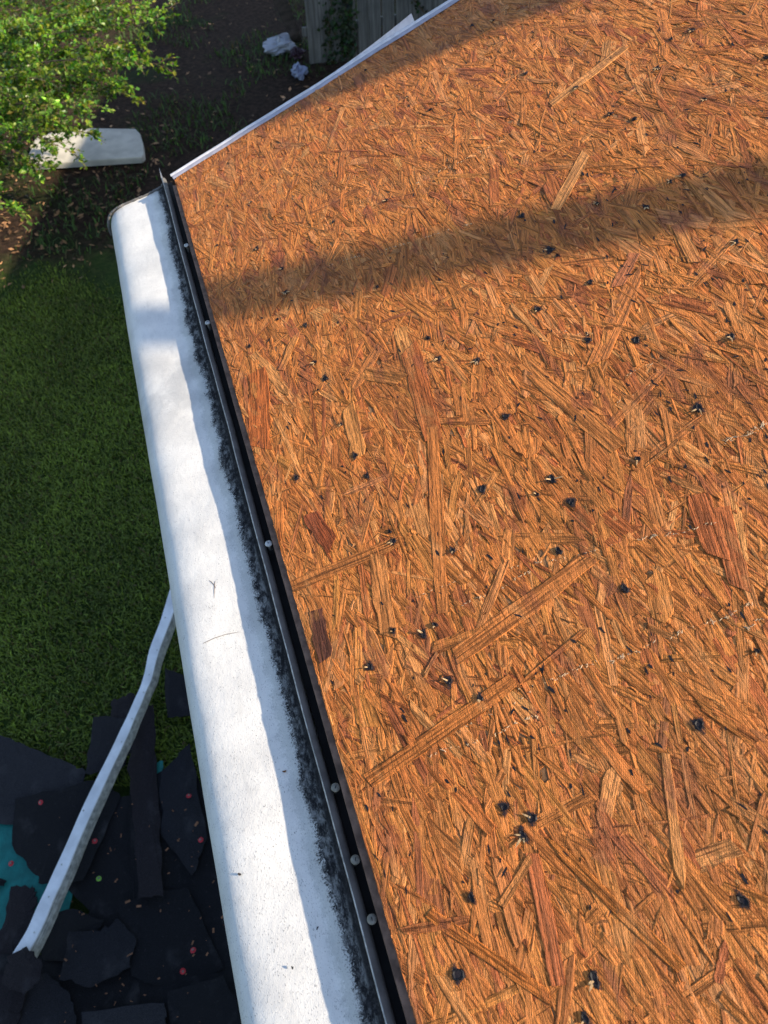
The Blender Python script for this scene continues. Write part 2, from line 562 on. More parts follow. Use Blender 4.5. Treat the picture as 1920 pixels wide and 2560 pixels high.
def strand_arrays(cx, cy, ang, ln, wd, z, col, tx, ty, bend, lift, rag=1.0, pt=.35):
    """vectorised strands: arrays of n -> verts (n, NL*4, 3), uv"""
    n = len(cx)
    t = np.linspace(-.5, .5, NL)[None, :]
    wl = np.clip(1 + .10 * rng.standard_normal((n, NL)), .7, 1.3)
    wr = np.clip(1 + .10 * rng.standard_normal((n, NL)), .7, 1.3)
    # angular broken ends
    sk = rng.uniform(-1, 1, (n, 1)) * rag; sk2 = rng.uniform(-1, 1, (n, 1)) * rag
    point = rng.uniform(0, 1, (n, 1)) < pt
    end = np.where(point, .12, .92)
    wl[:, :1] *= end; wr[:, :1] *= end
    point2 = rng.uniform(0, 1, (n, 1)) < pt
    end2 = np.where(point2, .12, .92)
    wl[:, -1:] *= end2; wr[:, -1:] *= end2
    hw = wd[:, None] / 2
    yl = hw * wl; yr = -hw * wr
    xs = t * ln[:, None]
    skew = np.where(t < 0, sk, sk2) * (np.abs(t) * 2) ** 4 * wd[:, None] * .5
    xl = xs + skew; xr = xs - skew
    bd = bend[:, None] * ln[:, None] * (4 * t * t - .33) * .5 + .012 * np.cumsum(rng.standard_normal((n, NL)), 1) * wd[:, None]
    yl = yl + bd; yr = yr + bd
    th = rng.uniform(.0002, .0005, (n, 1)) * np.clip(wd[:, None] / .008, .45, 1)
    zc = z[:, None] + tx[:, None] * xs + lift[:, None] * (2 * np.abs(t)) ** 5 + .00012 * rng.standard_normal((n, NL))
    zl = zc + ty[:, None] * yl; zr = zc + ty[:, None] * yr
    ca = np.cos(ang)[:, None]; sa = np.sin(ang)[:, None]
    V = np.zeros((n, NL, 4, 3)); UV = np.zeros((n, NL, 4, 2))
    ox = rng.uniform(0, 90, (n, 1)); oy = rng.uniform(0, 90, (n, 1))
    bevel = np.minimum(.0006, hw * .4)
    for i, (xx, yy, zz) in enumerate(((xl, yl, zl - th * 1.6), (xl, yl - bevel, zl), (xr, yr + bevel, zr), (xr, yr, zr - th * 1.6))):
        V[:, :, i, 0] = cx[:, None] + xx * ca - yy * sa
        V[:, :, i, 1] = cy[:, None] + xx * sa + yy * ca
        V[:, :, i, 2] = zz
        UV[:, :, i, 0] = xx + ox; UV[:, :, i, 1] = yy + oy
    V[..., 0] = np.clip(V[..., 0], -.0015 + .0018 * rng.random(V[..., 0].shape), PW)
    V[..., 1] = np.clip(V[..., 1], -PL, .001 * rng.random(V[..., 1].shape))
    V[..., 2] = np.maximum(V[..., 2], -.003)
    return V.reshape(n, NL * 4, 3), UV.reshape(n, NL * 4, 2), np.repeat(col[:, None, :], NL * 4, 1)


SF = []
for i in range(NL - 1):
    for j in range(3):
        a = i * 4 + j
        SF.append((a, a + 4, a + 5, a + 1))
SF.append((0, 1, 2, 3)); e = (NL - 1) * 4; SF.append((e + 3, e + 2, e + 1, e))
SF = np.array(SF)

NS = 27000
cx = rng.uniform(-.01, PW + .01, NS); cy = rng.uniform(-PL, .01, NS)
ang = math.pi / 2 + np.radians(19) * rng.standard_normal(NS) + np.radians(3)
uni = rng.random(NS) < .11
ang = np.where(uni, rng.uniform(0, math.pi, NS), ang)
ln = np.clip(np.exp(rng.normal(math.log(.066), .45, NS)), .016, .17)
wd = np.where(rng.random(NS) < .30, np.exp(rng.normal(math.log(.0030), .4, NS)), np.exp(rng.normal(math.log(.0098), .45, NS)))
wd = np.clip(wd, .0014, .032)
wd = np.minimum(wd, ln * .4)
z = rng.uniform(-.0010, .0002, NS)
small = wd < .005
z = z - small * .0001
ci = rng.choice(len(PAL), NS, p=PPROB)
col = PCOL[ci] * np.array([1.0, .895, .92]) * np.exp(rng.normal(0, .07, (NS, 1))) * np.exp(rng.normal(0, .025, (NS, 3)))
tx = rng.normal(0, .004, NS); ty = rng.normal(0, .024, NS)
bend = rng.normal(0, .025, NS)
lift = np.where(rng.random(NS) < .05, rng.uniform(0, .0018, NS), rng.uniform(-.0006, .0002, NS))
nb_ = 7500                       # broad bottom flakes that close the surface
wd[:nb_] = rng.uniform(.010, .022, nb_); ln[:nb_] = rng.uniform(.05, .12, nb_); z[:nb_] = rng.uniform(-.0013, -.0007, nb_); lift[:nb_] = 0
V, UV, CC = strand_arrays(cx, cy, ang, ln, wd, z, col, tx, ty, bend, lift)

# strands that stand out in the photograph: ends in photo pixels, width (px), colour, level
HERO = [((905, 1965), (1300, 1690), 52, (.50, .205, .065), .0026), ((1125, 1655), (1490, 1388), 62, (.52, .22, .075), .0026),
        ((1075, 1625), (1300, 1545), 40, (.50, .22, .075), .0020),
        ((1370, 268), (1572, 112), 34, (.62, .33, .14), .0024), ((1385, 530), (1470, 378), 32, (.62, .33, .14), .0024),
        ((1360, 2085), (1720, 2440), 46, (.48, .20, .058), .0030), ((1060, 2275), (1390, 2505), 42, (.50, .20, .06), .0028),
        ((1660, 1870), (1712, 2240), 34, (.58, .30, .12), .0026), ((640, 920), (650, 1130), 52, (.43, .150, .050), .0014),
        ((788, 1520), (815, 1655), 44, (.07, .028, .034), .0022), ((775, 1280), (830, 1370), 42, (.27, .085, .04), .0021),
        ((700, 1480), (1010, 1350), 40, (.46, .20, .07), .0018), ((745, 830), (700, 930), 22, (.56, .27, .10), .0024),
        ((1540, 720), (1590, 630), 32, (.42, .17, .09), .0023), ((1400, 2480), (1330, 2120), 56, (.46, .16, .07), .0022),
        ((1610, 1170), (1700, 1098), 14, (.55, .25, .09), .0032), ((1270, 1390), (1180, 1620), 28, (.54, .25, .10), .0020),
        ((1740, 1230), (1800, 1400), 62, (.38, .135, .055), .0021), ((1800, 1260), (1855, 1480), 54, (.39, .14, .056), .0020),
        ((870, 1010), (900, 1150), 36, (.54, .28, .11), .0024), ((1010, 950), (905, 930), 40, (.52, .25, .09), .0022),
        ((1740, 660), (1690, 560), 26, (.58, .30, .13), .0024), ((1095, 1630), (1062, 1690), 14, (.62, .33, .16), .0040),
        ((1290, 1720), (1470, 1570), 18, (.48, .19, .06), .0028), ((1240, 2140), (1300, 2370), 44, (.50, .22, .09), .0022),
        ((1250, 2270), (1330, 2140), 30, (.52, .25, .1), .0032), ((1000, 2330), (1180, 2300), 26, (.35, .14, .06), .0024),
        ((1020, 860), (1085, 1110), 44, (.40, .14, .052), .0021), ((1300, 900), (1560, 1130), 46, (.50, .23, .085), .0019),
        ((1075, 1000), (1110, 1560), 34, (.50, .215, .075), .0019), ((940, 1380), (975, 1600), 50, (.52, .25, .1), .0020)]
hc = []
for (p, q, w, c, zz) in HERO:
    s0, y0 = deck_sy(*p); s1, y1 = deck_sy(*q)
    dpx = math.hypot(p[0] - q[0], p[1] - q[1]); lm = math.hypot(s1 - s0, y1 - y0)
    hc.append(((s0 + s1) / 2, (y0 + y1) / 2, math.atan2(y1 - y0, s1 - s0), lm * .92, w * .82 * lm / dpx, zz, c))
a = lambda i: np.array([h[i] for h in hc])
zer = np.zeros(len(hc))
HV, HUV, HCC = strand_arrays(a(0), a(1), a(2), a(3), a(4), a(5) * .33, np.array([h[6] for h in hc]) * np.array([1.04, .80, .55]), zer, zer, np.full(len(hc), .012), zer, .7, .06)

# the largest strands in view become parts of their own, the rest one mesh
n3 = np.array([-ST, 0, CT])
wp = np.stack([cx * CT, cy, cx * ST], 1) - CAMP
cc = wp @ RC
px = 960 + 1849 * cc[:, 0] / cc[:, 2]; py = 1280 + 1849 * cc[:, 1] / cc[:, 2]
vis = (px > 0) & (px < 1920) & (py > 0) & (py < 2560)
score = ln * wd / cc[:, 2] ** 2 * np.clip((z + .0010) / .0012, 0, 1) ** 2 * vis
NIND = 300 - len(hc)
order = np.argsort(-score)
ind = order[:NIND]; rest = order[NIND:]
for src, idx in ((0, ind), (1, range(len(hc)))):
    for i in idx:
        vv, uu, cl = (V[i], UV[i], CC[i]) if src == 0 else (HV[i], HUV[i], HCC[i])
        mesh_obj('wood_strand', vv, SF, M_OSB, panel, False, cl, uu)
nr = len(rest)
FF = (SF[None] + (np.arange(nr) * NL * 4)[:, None, None]).reshape(-1, 4)
o = mesh_obj('wood_strands', V[rest].reshape(-1, 3), FF, M_OSB, panel, False, CC[rest].reshape(-1, 3), UV[rest].reshape(-1, 2))
o['kind'] = 'stuff'

# height of the strand surface on a 4 mm grid, to seat holes and marks on it
GR = .004
HM = np.full((int(PW / GR) + 2, int(PL / GR) + 2), .0)
for W_ in (V, HV):
    R4 = W_.reshape(len(W_), NL, 4, 3)
    for tt in np.linspace(0, 1, 9):
        for ii in range(NL - 1):
            for q in (0, .34, .67, 1):
                A = R4[:, ii, 1] * (1 - tt) + R4[:, ii + 1, 1] * tt
                B = R4[:, ii, 2] * (1 - tt) + R4[:, ii + 1, 2] * tt
                P = A * (1 - q) + B * q
                np.maximum.at(HM, (np.clip((P[:, 0] / GR).astype(int), 0, HM.shape[0] - 1), np.clip((-P[:, 1] / GR).astype(int), 0, HM.shape[1] - 1)), P[:, 2])


def top(s, y, r=0):
    i, j = int(s / GR), int(-y / GR)
    return float(HM[max(0, i - r):i + r + 1, max(0, j - r):j + r + 1].max()) if 0 <= i < HM.shape[0] and 0 <= j < HM.shape[1] else 0.0


HOLES = [(680, 783, 1), (703, 817, 1.1), (688, 843, .5), (540, 748, .8), (617, 632, 1.1), (610, 580, .8), (660, 703, .9), (600, 690, .7), (555, 537, .9), (543, 437, .7),
         (930, 237, 1), (1135, 160, .9), (1245, 190, 1), (1495, 65, 1.2), (1450, 85, .9), (1420, 147, 1), (1318, 248, .9), (1370, 258, .9), (1522, 215, .9),
         (1475, 380, 1.1), (1448, 393, .8), (1395, 447, 1), (1290, 440, .8), (1128, 467, 1), (1188, 540, 1.4), (1205, 553, .7), (1590, 523, 1.1), (1275, 610, 1.1), (1162, 668, 1.2),
         (1270, 735, 1), (1375, 735, 1.3), (1580, 728, 1.2), (1510, 882, 1.3), (1093, 900, 1.2), (1030, 780, 1), (925, 730, .9), (948, 775, .9), (738, 917, .7), (768, 985, 1),
         (793, 1028, .8), (640, 1032, .9), (835, 433, 1), (815, 620, .6), (1020, 55, .9), (1065, 45, .9), (1043, 1057, 1.4), (1193, 1036, 1.4), (1160, 1068, .7), (1235, 1085, 1.1),
         (1207, 1190, 1.1), (978, 1190, .9), (842, 1148, .7), (850, 1170, 1.1), (915, 1370, 1.1), (940, 1350, .8), (850, 1363, .8), (800, 1440, 1), (970, 1472, 1.1),
         (1038, 1507, .9), (1350, 1272, 1.1), (1510, 1565, 1.3), (1090, 1745, 1), (1150, 1768, 1.2), (1130, 1805, 1.2), (1605, 1945, 1.2), (1020, 1940, 1), (990, 2105, 1.5),
         (1285, 2115, 1.3), (1265, 2200, 1), (1378, 992, .9), (1635, 1407, .7), (790, 152, .8), (755, 145, .7), (713, 236, .8), (665, 260, .7), (640, 240, .7), (1655, 125, 1), (720, 480, .7), (470, 530, .7), (880, 210, .6)]
for (hx, hy, k) in HOLES:
    s0, y0 = deck_sy(hx * 1.1573, hy * 1.1573)
    if not (.004 < s0 < PW - .01 and -PL < y0 < -.004): continue
    zt = top(s0, y0, 1) + .0003
    r = .0038 * k
    n = 11
    vs = []; ph = random.random() * 6
    for ring, (rr, zz) in enumerate(((1.0, .0002), (.82, .0011), (.55, .0004), (.34, -.004))):
        for i in range(n):
            a_ = 2 * math.pi * i / n
            q = rr * r * (1 + .28 * math.sin(2 * a_ + ph) + random.uniform(-.2, .2) * (ring < 2))
            vs.append((s0 + q * math.cos(a_) * .85, y0 + q * math.sin(a_) * 1.15, zt + zz + (random.uniform(-.0002, .0008) if ring == 1 else 0)))
    fs = []
    for ring in range(3):
        for i in range(n):
            fs.append((ring * n + i, ring * n + (i + 1) % n, (ring + 1) * n + (i + 1) % n, (ring + 1) * n + i))
    fs.append(tuple(3 * n + i for i in range(n)))
    h = mesh_obj('nail_hole', vs, fs, M_TAR, panel)  # near-black cup: tar, plus the shade of a deeper hole put into colour
    # ragged tar stain round the hole
    vs = [(s0, y0, zt + .0006)]; cs = [1.0]; n2 = 18
    R_ = r * random.uniform(1.5, 2.4)
    sx, sy = random.uniform(.7, 1.0), random.uniform(1.0, 1.5)
    for ring, (f_, c_) in enumerate(((.4, .72), (.75, .42), (1.0, .05))):
        for i in range(n2):
            a_ = 2 * math.pi * i / n2
            q = f_ * R_ * (1 + .25 * math.sin(3 * a_ + ph))
            vs.append((s0 + q * math.cos(a_) * sx, y0 + q * math.sin(a_) * sy, zt + .0005 - .0002 * ring)); cs.append(c_)
    fs = [(0, 1 + i, 1 + (i + 1) % n2) for i in range(n2)]
    for ring in range(2):
        for i in range(n2):
            a0 = 1 + ring * n2
            fs.append((a0 + i, a0 + n2 + i, a0 + n2 + (i + 1) % n2, a0 + (i + 1) % n2))
    mesh_obj('stain', vs, fs, M_STAIN, h, False, np.repeat(np.array(cs)[:, None], 3, 1))
    if random.random() < .6:
        for _ in range(random.randint(1, 4)):
            # torn pale fibres standing up on the downhill side
            a_ = math.radians(random.gauss(205, 45)); l_ = random.uniform(.003, .009) * k; w_ = random.uniform(.0005, .0012)
            d = Vector((math.cos(a_), math.sin(a_), 0)); pr = Vector((-d.y, d.x, 0))
            p0 = Vector((s0, y0, zt + .0008)) + d * r * random.uniform(.3, .8)
            up = random.uniform(.0003, .003)
            p1 = p0 + d * l_ * .6 + Vector((0, 0, up)); p2 = p0 + d * l_ + Vector((0, 0, up * random.uniform(.4, 1.3)))
            vv = [p0 - pr * w_, p0 + pr * w_, p1 - pr * w_ * .9, p1 + pr * w_ * .9, p2]
            vv += [q - Vector((0, 0, .0006)) for q in vv]
            MB().add(vv, [(0, 1, 3, 2), (2, 3, 4), (6, 5, 7, 8), (8, 7, 9), (0, 2, 7, 5), (1, 6, 8, 3), (2, 4, 9, 7), (3, 8, 9, 4), (0, 5, 6, 1)]).build('splinter', M_SPLINT, h)

# pale scrape marks left by the tear-off shovel
SCR = [((1060, 1900), (1350, 1790), 1), ((1410, 1690), (1690, 1590), 1.3), (((1690, 1590)), (1900, 1505), 1.2), ((1600, 1350), (1795, 1310), 1.3), ((1250, 1430), (1600, 1350), .6),
       ((1150, 1520), (1330, 1430), .9), ((1805, 1110), (1925, 1058), 2.2), ((1840, 1575), (1900, 1555), 1.5), ((1270, 1740), (1480, 1660), .5), ((1150, 1830), (1400, 1690), .5),
       ((1040, 460), (1300, 330), .7), ((820, 665), (1180, 560), .8), ((1390, 830), (1500, 838), .7), ((1550, 950), (1800, 830), .5), ((1540, 1010), (1650, 950), .5), ((1040, 1500), (1200, 1420), .6)]
for (p, q, k) in SCR:
    s0, y0 = deck_sy(*p); s1, y1 = deck_sy(*q)
    mb = MB(); lm = math.hypot(s1 - s0, y1 - y0)
    for i in range(int(lm / .0030 * k ** 1.2)):
        t = random.random()
        if math.sin(t * 23 + p[0]) + math.sin(t * 61 + p[1]) < -.5: continue
        s_ = s0 + (s1 - s0) * t + random.gauss(0, .0009 * k); y_ = y0 + (y1 - y0) * t + random.gauss(0, .0009 * k) + .002 * math.sin(t * 9)
        a_ = math.atan2(y1 - y0, s1 - s0) + random.gauss(0, .9)
        l_ = random.uniform(.0006, .0022) * (.6 + .4 * k); w_ = random.uniform(.0003, .0006)
        zt = top(s_, y_) + .0004
        ca, sa = math.cos(a_), math.sin(a_)
        vv = [(s_ + x_ * ca - yy * sa, y_ + x_ * sa + yy * ca, zt + zz) for x_, yy, zz in ((-l_, -w_, 0), (l_, -w_ * .5, .0003), (l_, w_ * .5, .0003), (-l_, w_, 0), (0, 0, .0009))]
        mb.add(vv, [(0, 1, 4), (1, 2, 4), (2, 3, 4), (3, 0, 4)])
    mb.build('scrape_mark', M_CHALK, panel)['kind'] = 'stuff'

# small black mould flecks that follow the grain, thickest to the upper right
vs = []; fs = []
for i in range(1000):
    hx = random.uniform(500, 1920); hy = random.uniform(20, 2300)
    dens = .25 + .9 * max(0, (hx - 900) / 1000) * max(0, 1 - abs(hy - 600) / 1100)
    if random.random() > dens: continue
    s0, y0 = deck_sy(hx, hy)
    if not (.005 < s0 < PW and y0 < -.005): continue
    a_ = math.pi / 2 + random.gauss(0, .4); l_ = random.uniform(.002, .007); w_ = random.uniform(.0006, .0018)
    zt = top(s0, y0, 1) + .0002
    ca, sa = math.cos(a_), math.sin(a_)
    b0 = len(vs)
    for kk in range(7):
        t = 2 * math.pi * kk / 7; q = random.uniform(.6, 1.2)
        x_, yy = l_ * q * math.cos(t), w_ * q * math.sin(t)
        vs.append((s0 + x_ * ca - yy * sa, y0 + x_ * sa + yy * ca, zt))
    fs.append(tuple(range(b0, b0 + 7)))
o = mesh_obj('mould_flecks', vs, fs, M_TAR, panel); o['kind'] = 'stuff'

# ------------------------------------------------------------------ gutter with its hood
gut = tag(empty('gutter', (-.1, -1.2, -.1)), 'white rounded gutter hood along the roof edge with black mildew at its back', 'gutter')
Y0, Y1, NY = -3.6, .072, 200


def wav(y, ph, a):
    return a * (math.sin(y * 7.3 + ph) + .6 * math.sin(y * 17.1 + 2 * ph) + .35 * math.sin(y * 41 + 3 * ph))


def extrude(prof, name, mat, wx=.0004, wz=.0004, thick=None, ph=0.0, smooth=True, y0=Y0, y1=Y1, ny=NY):
    v = []; f = []; n = len(prof)
    for i in range(ny + 1):
        y = y0 + (y1 - y0) * i / ny
        for j, (x_, z_) in enumerate(prof):
            v.append((x_ + wav(y, ph + j * .1, wx) + .1, y + 1.2, z_ + wav(y, ph + 2 + j * .15, wz) + .1))
    for i in range(ny):
        for j in range(n - 1):
            f.append((i * n + j, i * n + j + 1, (i + 1) * n + j + 1, (i + 1) * n + j))
    return mesh_obj(name, v, f, mat, gut, smooth)


HP = [(-.0290, -.043), (-.0310, -.0478), (-.037, -.0512), (-.046, -.0542), (-.0565, -.0572), (-.0580, -.0588), (-.070, -.0622), (-.085, -.0658), (-.100, -.0692), (-.115, -.0728), (-.130, -.0767), (-.142, -.0806), (-.152, -.0850),
      (-.160, -.0900), (-.1665, -.0963), (-.1715, -.104), (-.1755, -.113), (-.1785, -.124), (-.1795, -.138), (-.176, -.152)]
extrude(HP, 'hood', M_HOOD, .0003, .0014, ph=.3)
# folded back flange that stands up beside the slot
extrude([(-.0288, -.050), (-.0290, -.0290), (-.0283, -.0262), (-.0275, -.0259)], 'flange_edge', M_FLANGE_EDGE, .0005, .0007, ph=1.1)
extrude([(-.0275, -.0260), (-.0225, -.0282), (-.0193, -.034), (-.0187, -.043)], 'back_flange', M_FLANGE, .0005, .0007, ph=1.1)
extrude([(-.0187, -.043), (-.0080, -.041)], 'slot_floor', M_SLOT, .0003, .0002)
extrude([(-.165, -.150), (-.160, -.19), (-.150, -.215), (-.03, -.215), (-.012, -.20), (-.010, -.05)], 'trough', M_STRIP, 0, 0)
# end cap: plate and a lumpy sealed rim
cap = [(x_ + .1, Y1 + 1.2 - .001, z_ + .1) for x_, z_ in HP] + [(x_ + .1, Y1 + 1.2 - .001, z_ + .1) for x_, z_ in [(-.160, -.19), (-.150, -.215), (-.03, -.215), (-.012, -.20), (-.012, -.05)]]
mesh_obj('end_cap', cap, [tuple(range(len(cap)))], M_FLANGE, gut)
pts = []; rad = []
for i in range(len(HP) - 1):
    for t in (0, .33, .67):
        x_ = HP[i][0] * (1 - t) + HP[i + 1][0] * t; z_ = HP[i][1] * (1 - t) + HP[i + 1][1] * t
        pts.append((x_ + .1 - .0015 - .004 * min(1, max(0, (-.1 - x_) / .07)), Y1 + 1.2 + random.gauss(0, .0008), z_ + .1 + .001)); rad.append(random.uniform(.0018, .0040))
MB().tube(pts, rad, 7).build('sealed_rim', M_FLANGE, gut, True)
q = lambda x_, y_, z_: (x_ + .1, y_ + 1.2, z_ + .1)
mbt = MB().add([q(-.0292, Y1, -.052), q(-.026, Y1, -.0262), q(-.0285, Y1 + .030, -.016), q(-.0300, Y1, -.028), q(-.0282, Y1, -.052), q(-.025, Y1, -.027)], [(0, 3, 2, 1), (4, 5, 2), (0, 4, 5, 1), (0, 2, 3)])
mbt.build('flange_tip', M_FLANGE_EDGE, gut)
for i, (nx, ny, nz) in enumerate([(-.0148, -.258, 0), (-.0148, -.54, 0), (-.0148, -1.091, 0), (-.0148, -1.461, 0), (-.0148, -1.543, 0), (-.0148, -1.604, 0)]):
    Mt = Matrix.Rotation(random.uniform(-.12, .12), 4, 'X') @ Matrix.Rotation(random.uniform(-.12, .12), 4, 'Y')
    o = MB().lathe([(.0026, -.018), (.0026, -.003), (.0051, -.0028), (.0054, -.0014), (.0048, 0), (.0022, .0010), (.0006, .0012)], (nx + .1, ny + 1.2, -.0175 + .1), 14, Mt).build('nail', M_SCREW if i < 3 else M_SCREW_DULL, gut, True)
    MB().box((0, 0, .0012), (.0035, .0008, .0006), Mt.copy() @ Matrix.Rotation(random.random() * 3, 4, 'Z')).build('slot', M_SLOT, o)
    ch = o.children[0]; ch.location = (nx + .1, ny + 1.2, -.0175 + .1)

# loose bits lying on the hood
def hood_z(x):
    for i in range(len(HP) - 1):
        if HP[i + 1][0] <= x <= HP[i][0]:
            t = (x - HP[i][0]) / (HP[i + 1][0] - HP[i][0]); return HP[i][1] + (HP[i + 1][1] - HP[i][1]) * t
    return -.08


DEB = [((617, 1675), .010, 'brown curled leaf scrap on the shaded strip of the gutter hood', 'leaf scrap', 'leaf_scrap', (.16, .07, .03)),
       ((515, 1885), .008, 'dark leaf scrap low on the sunlit part of the gutter hood', 'leaf scrap', 'leaf_scrap', (.05, .04, .035)),
       ((632, 2092), .006, 'tiny black crumb on the gutter hood near the bottom of the picture', 'grit', 'grit_crumb', (.03, .03, .03)),
       ((688, 2010), .006, 'tiny black crumb at the shadow edge low on the gutter hood', 'grit', 'grit_crumb', (.03, .03, .03))]
for (pp, sz, lab, cat, nm, c_) in DEB:
    p = at_z(pp[0] * 1.1573, pp[1] * 1.1573, -.073); zz = hood_z(p[0]) + .0022
    vs = []
    n = 8
    for i in range(n):
        a_ = 2 * math.pi * i / n; q = sz * random.uniform(.22, .42)
        vs.append((q * math.cos(a_) * .5, q * math.sin(a_), random.uniform(-.0005, .002)))
    vs += [(v_[0] * .8, v_[1] * .8, v_[2] - .001) for v_ in vs]
    o = mesh_obj(nm, vs, [tuple(range(n)), tuple(range(2 * n - 1, n - 1, -1))] + [(i, n + i, n + (i + 1) % n, (i + 1) % n) for i in range(n)], simple(nm + '_mat', c_))
    o.location = (p[0], p[1], zz); o.rotation_euler = (0, .3, random.random() * 3)
    tag(o, lab, cat)
tw = []
for (pa_, pb_) in (((455, 1262), (470, 1280)), ((468, 1265), (466, 1300)), ((440, 1392), (520, 1378))):
    A = at_z(pa_[0] * 1.1573, pa_[1] * 1.1573, -.080); B = at_z(pb_[0] * 1.1573, pb_[1] * 1.1573, -.080)
    pts = [(A[0] * (1 - t) + B[0] * t, A[1] * (1 - t) + B[1] * t + .003 * math.sin(t * 3), 0) for t in (0, .33, .67, 1)]
    pts = [(x_, y_, hood_z(x_) + .0024) for x_, y_, _ in pts]
    tw.append(MB().tube(pts, [.00025, .00035, .00035, .0002], 5).build('pine_needle', M_TWIG))
tag(tw[0], 'short bent pine needle lying alone across the middle of the gutter hood', 'pine needle', 'pine needles on the gutter hood')
tag(tw[1], 'straight pine needle beside the short bent one on the gutter hood', 'pine needle', 'pine needles on the gutter hood')
tag(tw[2], 'long thin pine needle reaching from the hood nose across to the shadow edge', 'pine needle', 'pine needles on the gutter hood')

# ------------------------------------------------------------------ rake drip edge along the far edge of the sheet
rk = tag(empty('rake_trim', (0, .01, 0), (0, -THETA, 0)), 'white metal drip edge along the far edge of the roof sheet, one tab bent up', 'drip edge')


def rk_strip(prof, name, mat, s0, s1, ph, wz=.0007, ns=90):
    v = []; f = []; n = len(prof)
    for i in range(ns + 1):
        s_ = s0 + (s1 - s0) * i / ns
        for j, (y_, z_) in enumerate(prof):
            v.append((s_, y_ - .01 + wav(s_, ph, .0005), z_ + wav(s_ * 1.3, ph + 1, wz)))
    for i in range(ns):
        for j in range(n - 1): f.append((i * n + j, i * n + j + 1, (i + 1) * n + j + 1, (i + 1) * n + j))
    return mesh_obj(name, v, f, mat, rk, True)


rk_strip([(-.001, .0005), (.002, .0022), (.006, .0026), (.011, .0028)], 'inner_flange', M_TRIM_SHADED, -.003, 2.4, .2)
rk_strip([(.011, .0028), (.0125, .0052), (.016, .0060), (.0185, .0045), (.0190, -.002), (.0190, -.07), (.024, -.075)], 'outer_lip', M_TRIM, -.006, 2.4, .2)
# the bent-up tab
sA, yA = deck_sy(868, 178); sB, yB = deck_sy(1028, 48)
n = 10; vs = []
for i in range(n + 1):
    t = i / n; s_ = sA - .02 + (sB - sA + .02) * t
    hgt = .016 * t ** 1.5
    vs += [(s_, .0085, .0045), (s_, .0085 + .004 * t, .005 + hgt), (s_, .0095 + .0045 * t, .0044 + hgt), (s_, .0100, .0040)]
fs = []
for i in range(n):
    for j in range(3): fs.append((i * 4 + j, i * 4 + j + 1, i * 4 + 5 + j, i * 4 + 4 + j))
fs += [(0, 3, 2, 1), (n * 4, n * 4 + 1, n * 4 + 2, n * 4 + 3)]
mesh_obj('bent_tab', vs, fs, M_TRIM, rk)

# ------------------------------------------------------------------ lawn and weeds
def blades(n, xr, yr, hmin, hmax, keep, name, wid=.004, base=(.135, .185, .022)):
    x_ = rng.uniform(*xr, n); y_ = rng.uniform(*yr, n)
    kp = keep(x_, y_); x_, y_ = x_[kp], y_[kp]; n = len(x_)
    h_ = rng.uniform(hmin, hmax, n); a_ = rng.uniform(0, 2 * np.pi, n); ln_ = h_ * rng.uniform(.2, 1.1, n); w_ = wid * rng.uniform(.6, 1.3, n)
    dx, dy = np.cos(a_), np.sin(a_)
    V_ = np.zeros((n, 5, 3))
    for k_, (t, ww) in enumerate(((0, 1), (0, -1), (.6, .8), (.6, -.8), (1, 0))):
        V_[:, k_, 0] = x_ + dx * ln_ * t * t - dy * w_ * ww; V_[:, k_, 1] = y_ + dy * ln_ * t * t + dx * w_ * ww
        V_[:, k_, 2] = GZ + h_ * t * (1 - .25 * t)
    F = []
    b_ = np.arange(n)[:, None] * 5
    q = np.concatenate([b_ + np.array([[0, 1, 3]]), b_ + np.array([[0, 3, 2]]), b_ + np.array([[2, 3, 4]])])
    pn = np.sin(x_ * 3.1 + 1) * np.sin(y_ * 2.3) * .18 + np.sin(x_ * 9 + 2 * np.sin(y_ * 5)) * np.sin(y_ * 7.3 + x_) * .16 + 1
    c_ = np.array(base)[None] * (np.exp(rng.normal(0, .3, (n, 1))) * pn[:, None])
    dry = rng.random(n) < .06
    c_[dry] = np.array([.12, .085, .03])
    o_ = mesh_obj(name, V_.reshape(-1, 3), q, M_GRASS, None, False, np.repeat(c_, 5, 0))
    return tag(o_, None, None, None, 'stuff')


def lawn_edge(x_, y_):
    return 4.35 + .5 * np.sin(x_ * 1.9) + .3 * np.sin(x_ * 5.3 + 1)


g = blades(200000, (-2.6, .6), (-.9, 5.4), .018, .045, lambda x_, y_: (y_ < lawn_edge(x_, y_) + rng.normal(0, .18, len(x_))) & (y_ > -.2 - .4 * (x_ + 1)), 'lawn_grass')
tag(g, 'short dark green lawn in the shade below the gutter', 'grass')
g = blades(26000, (-3.5, 3.5), (4.3, 11.5), .03, .11, lambda x_, y_: (np.sin(x_ * 2.7 + .5) * np.sin(y_ * 2.1) + .35 * np.sin(x_ * 7) * np.cos(y_ * 6) + rng.normal(0, .25, len(x_))) > .25, 'weeds', .006, (.05, .10, .02))
tag(g, 'sparse weeds and grass tufts on the shaded soil by the fence', 'weeds')
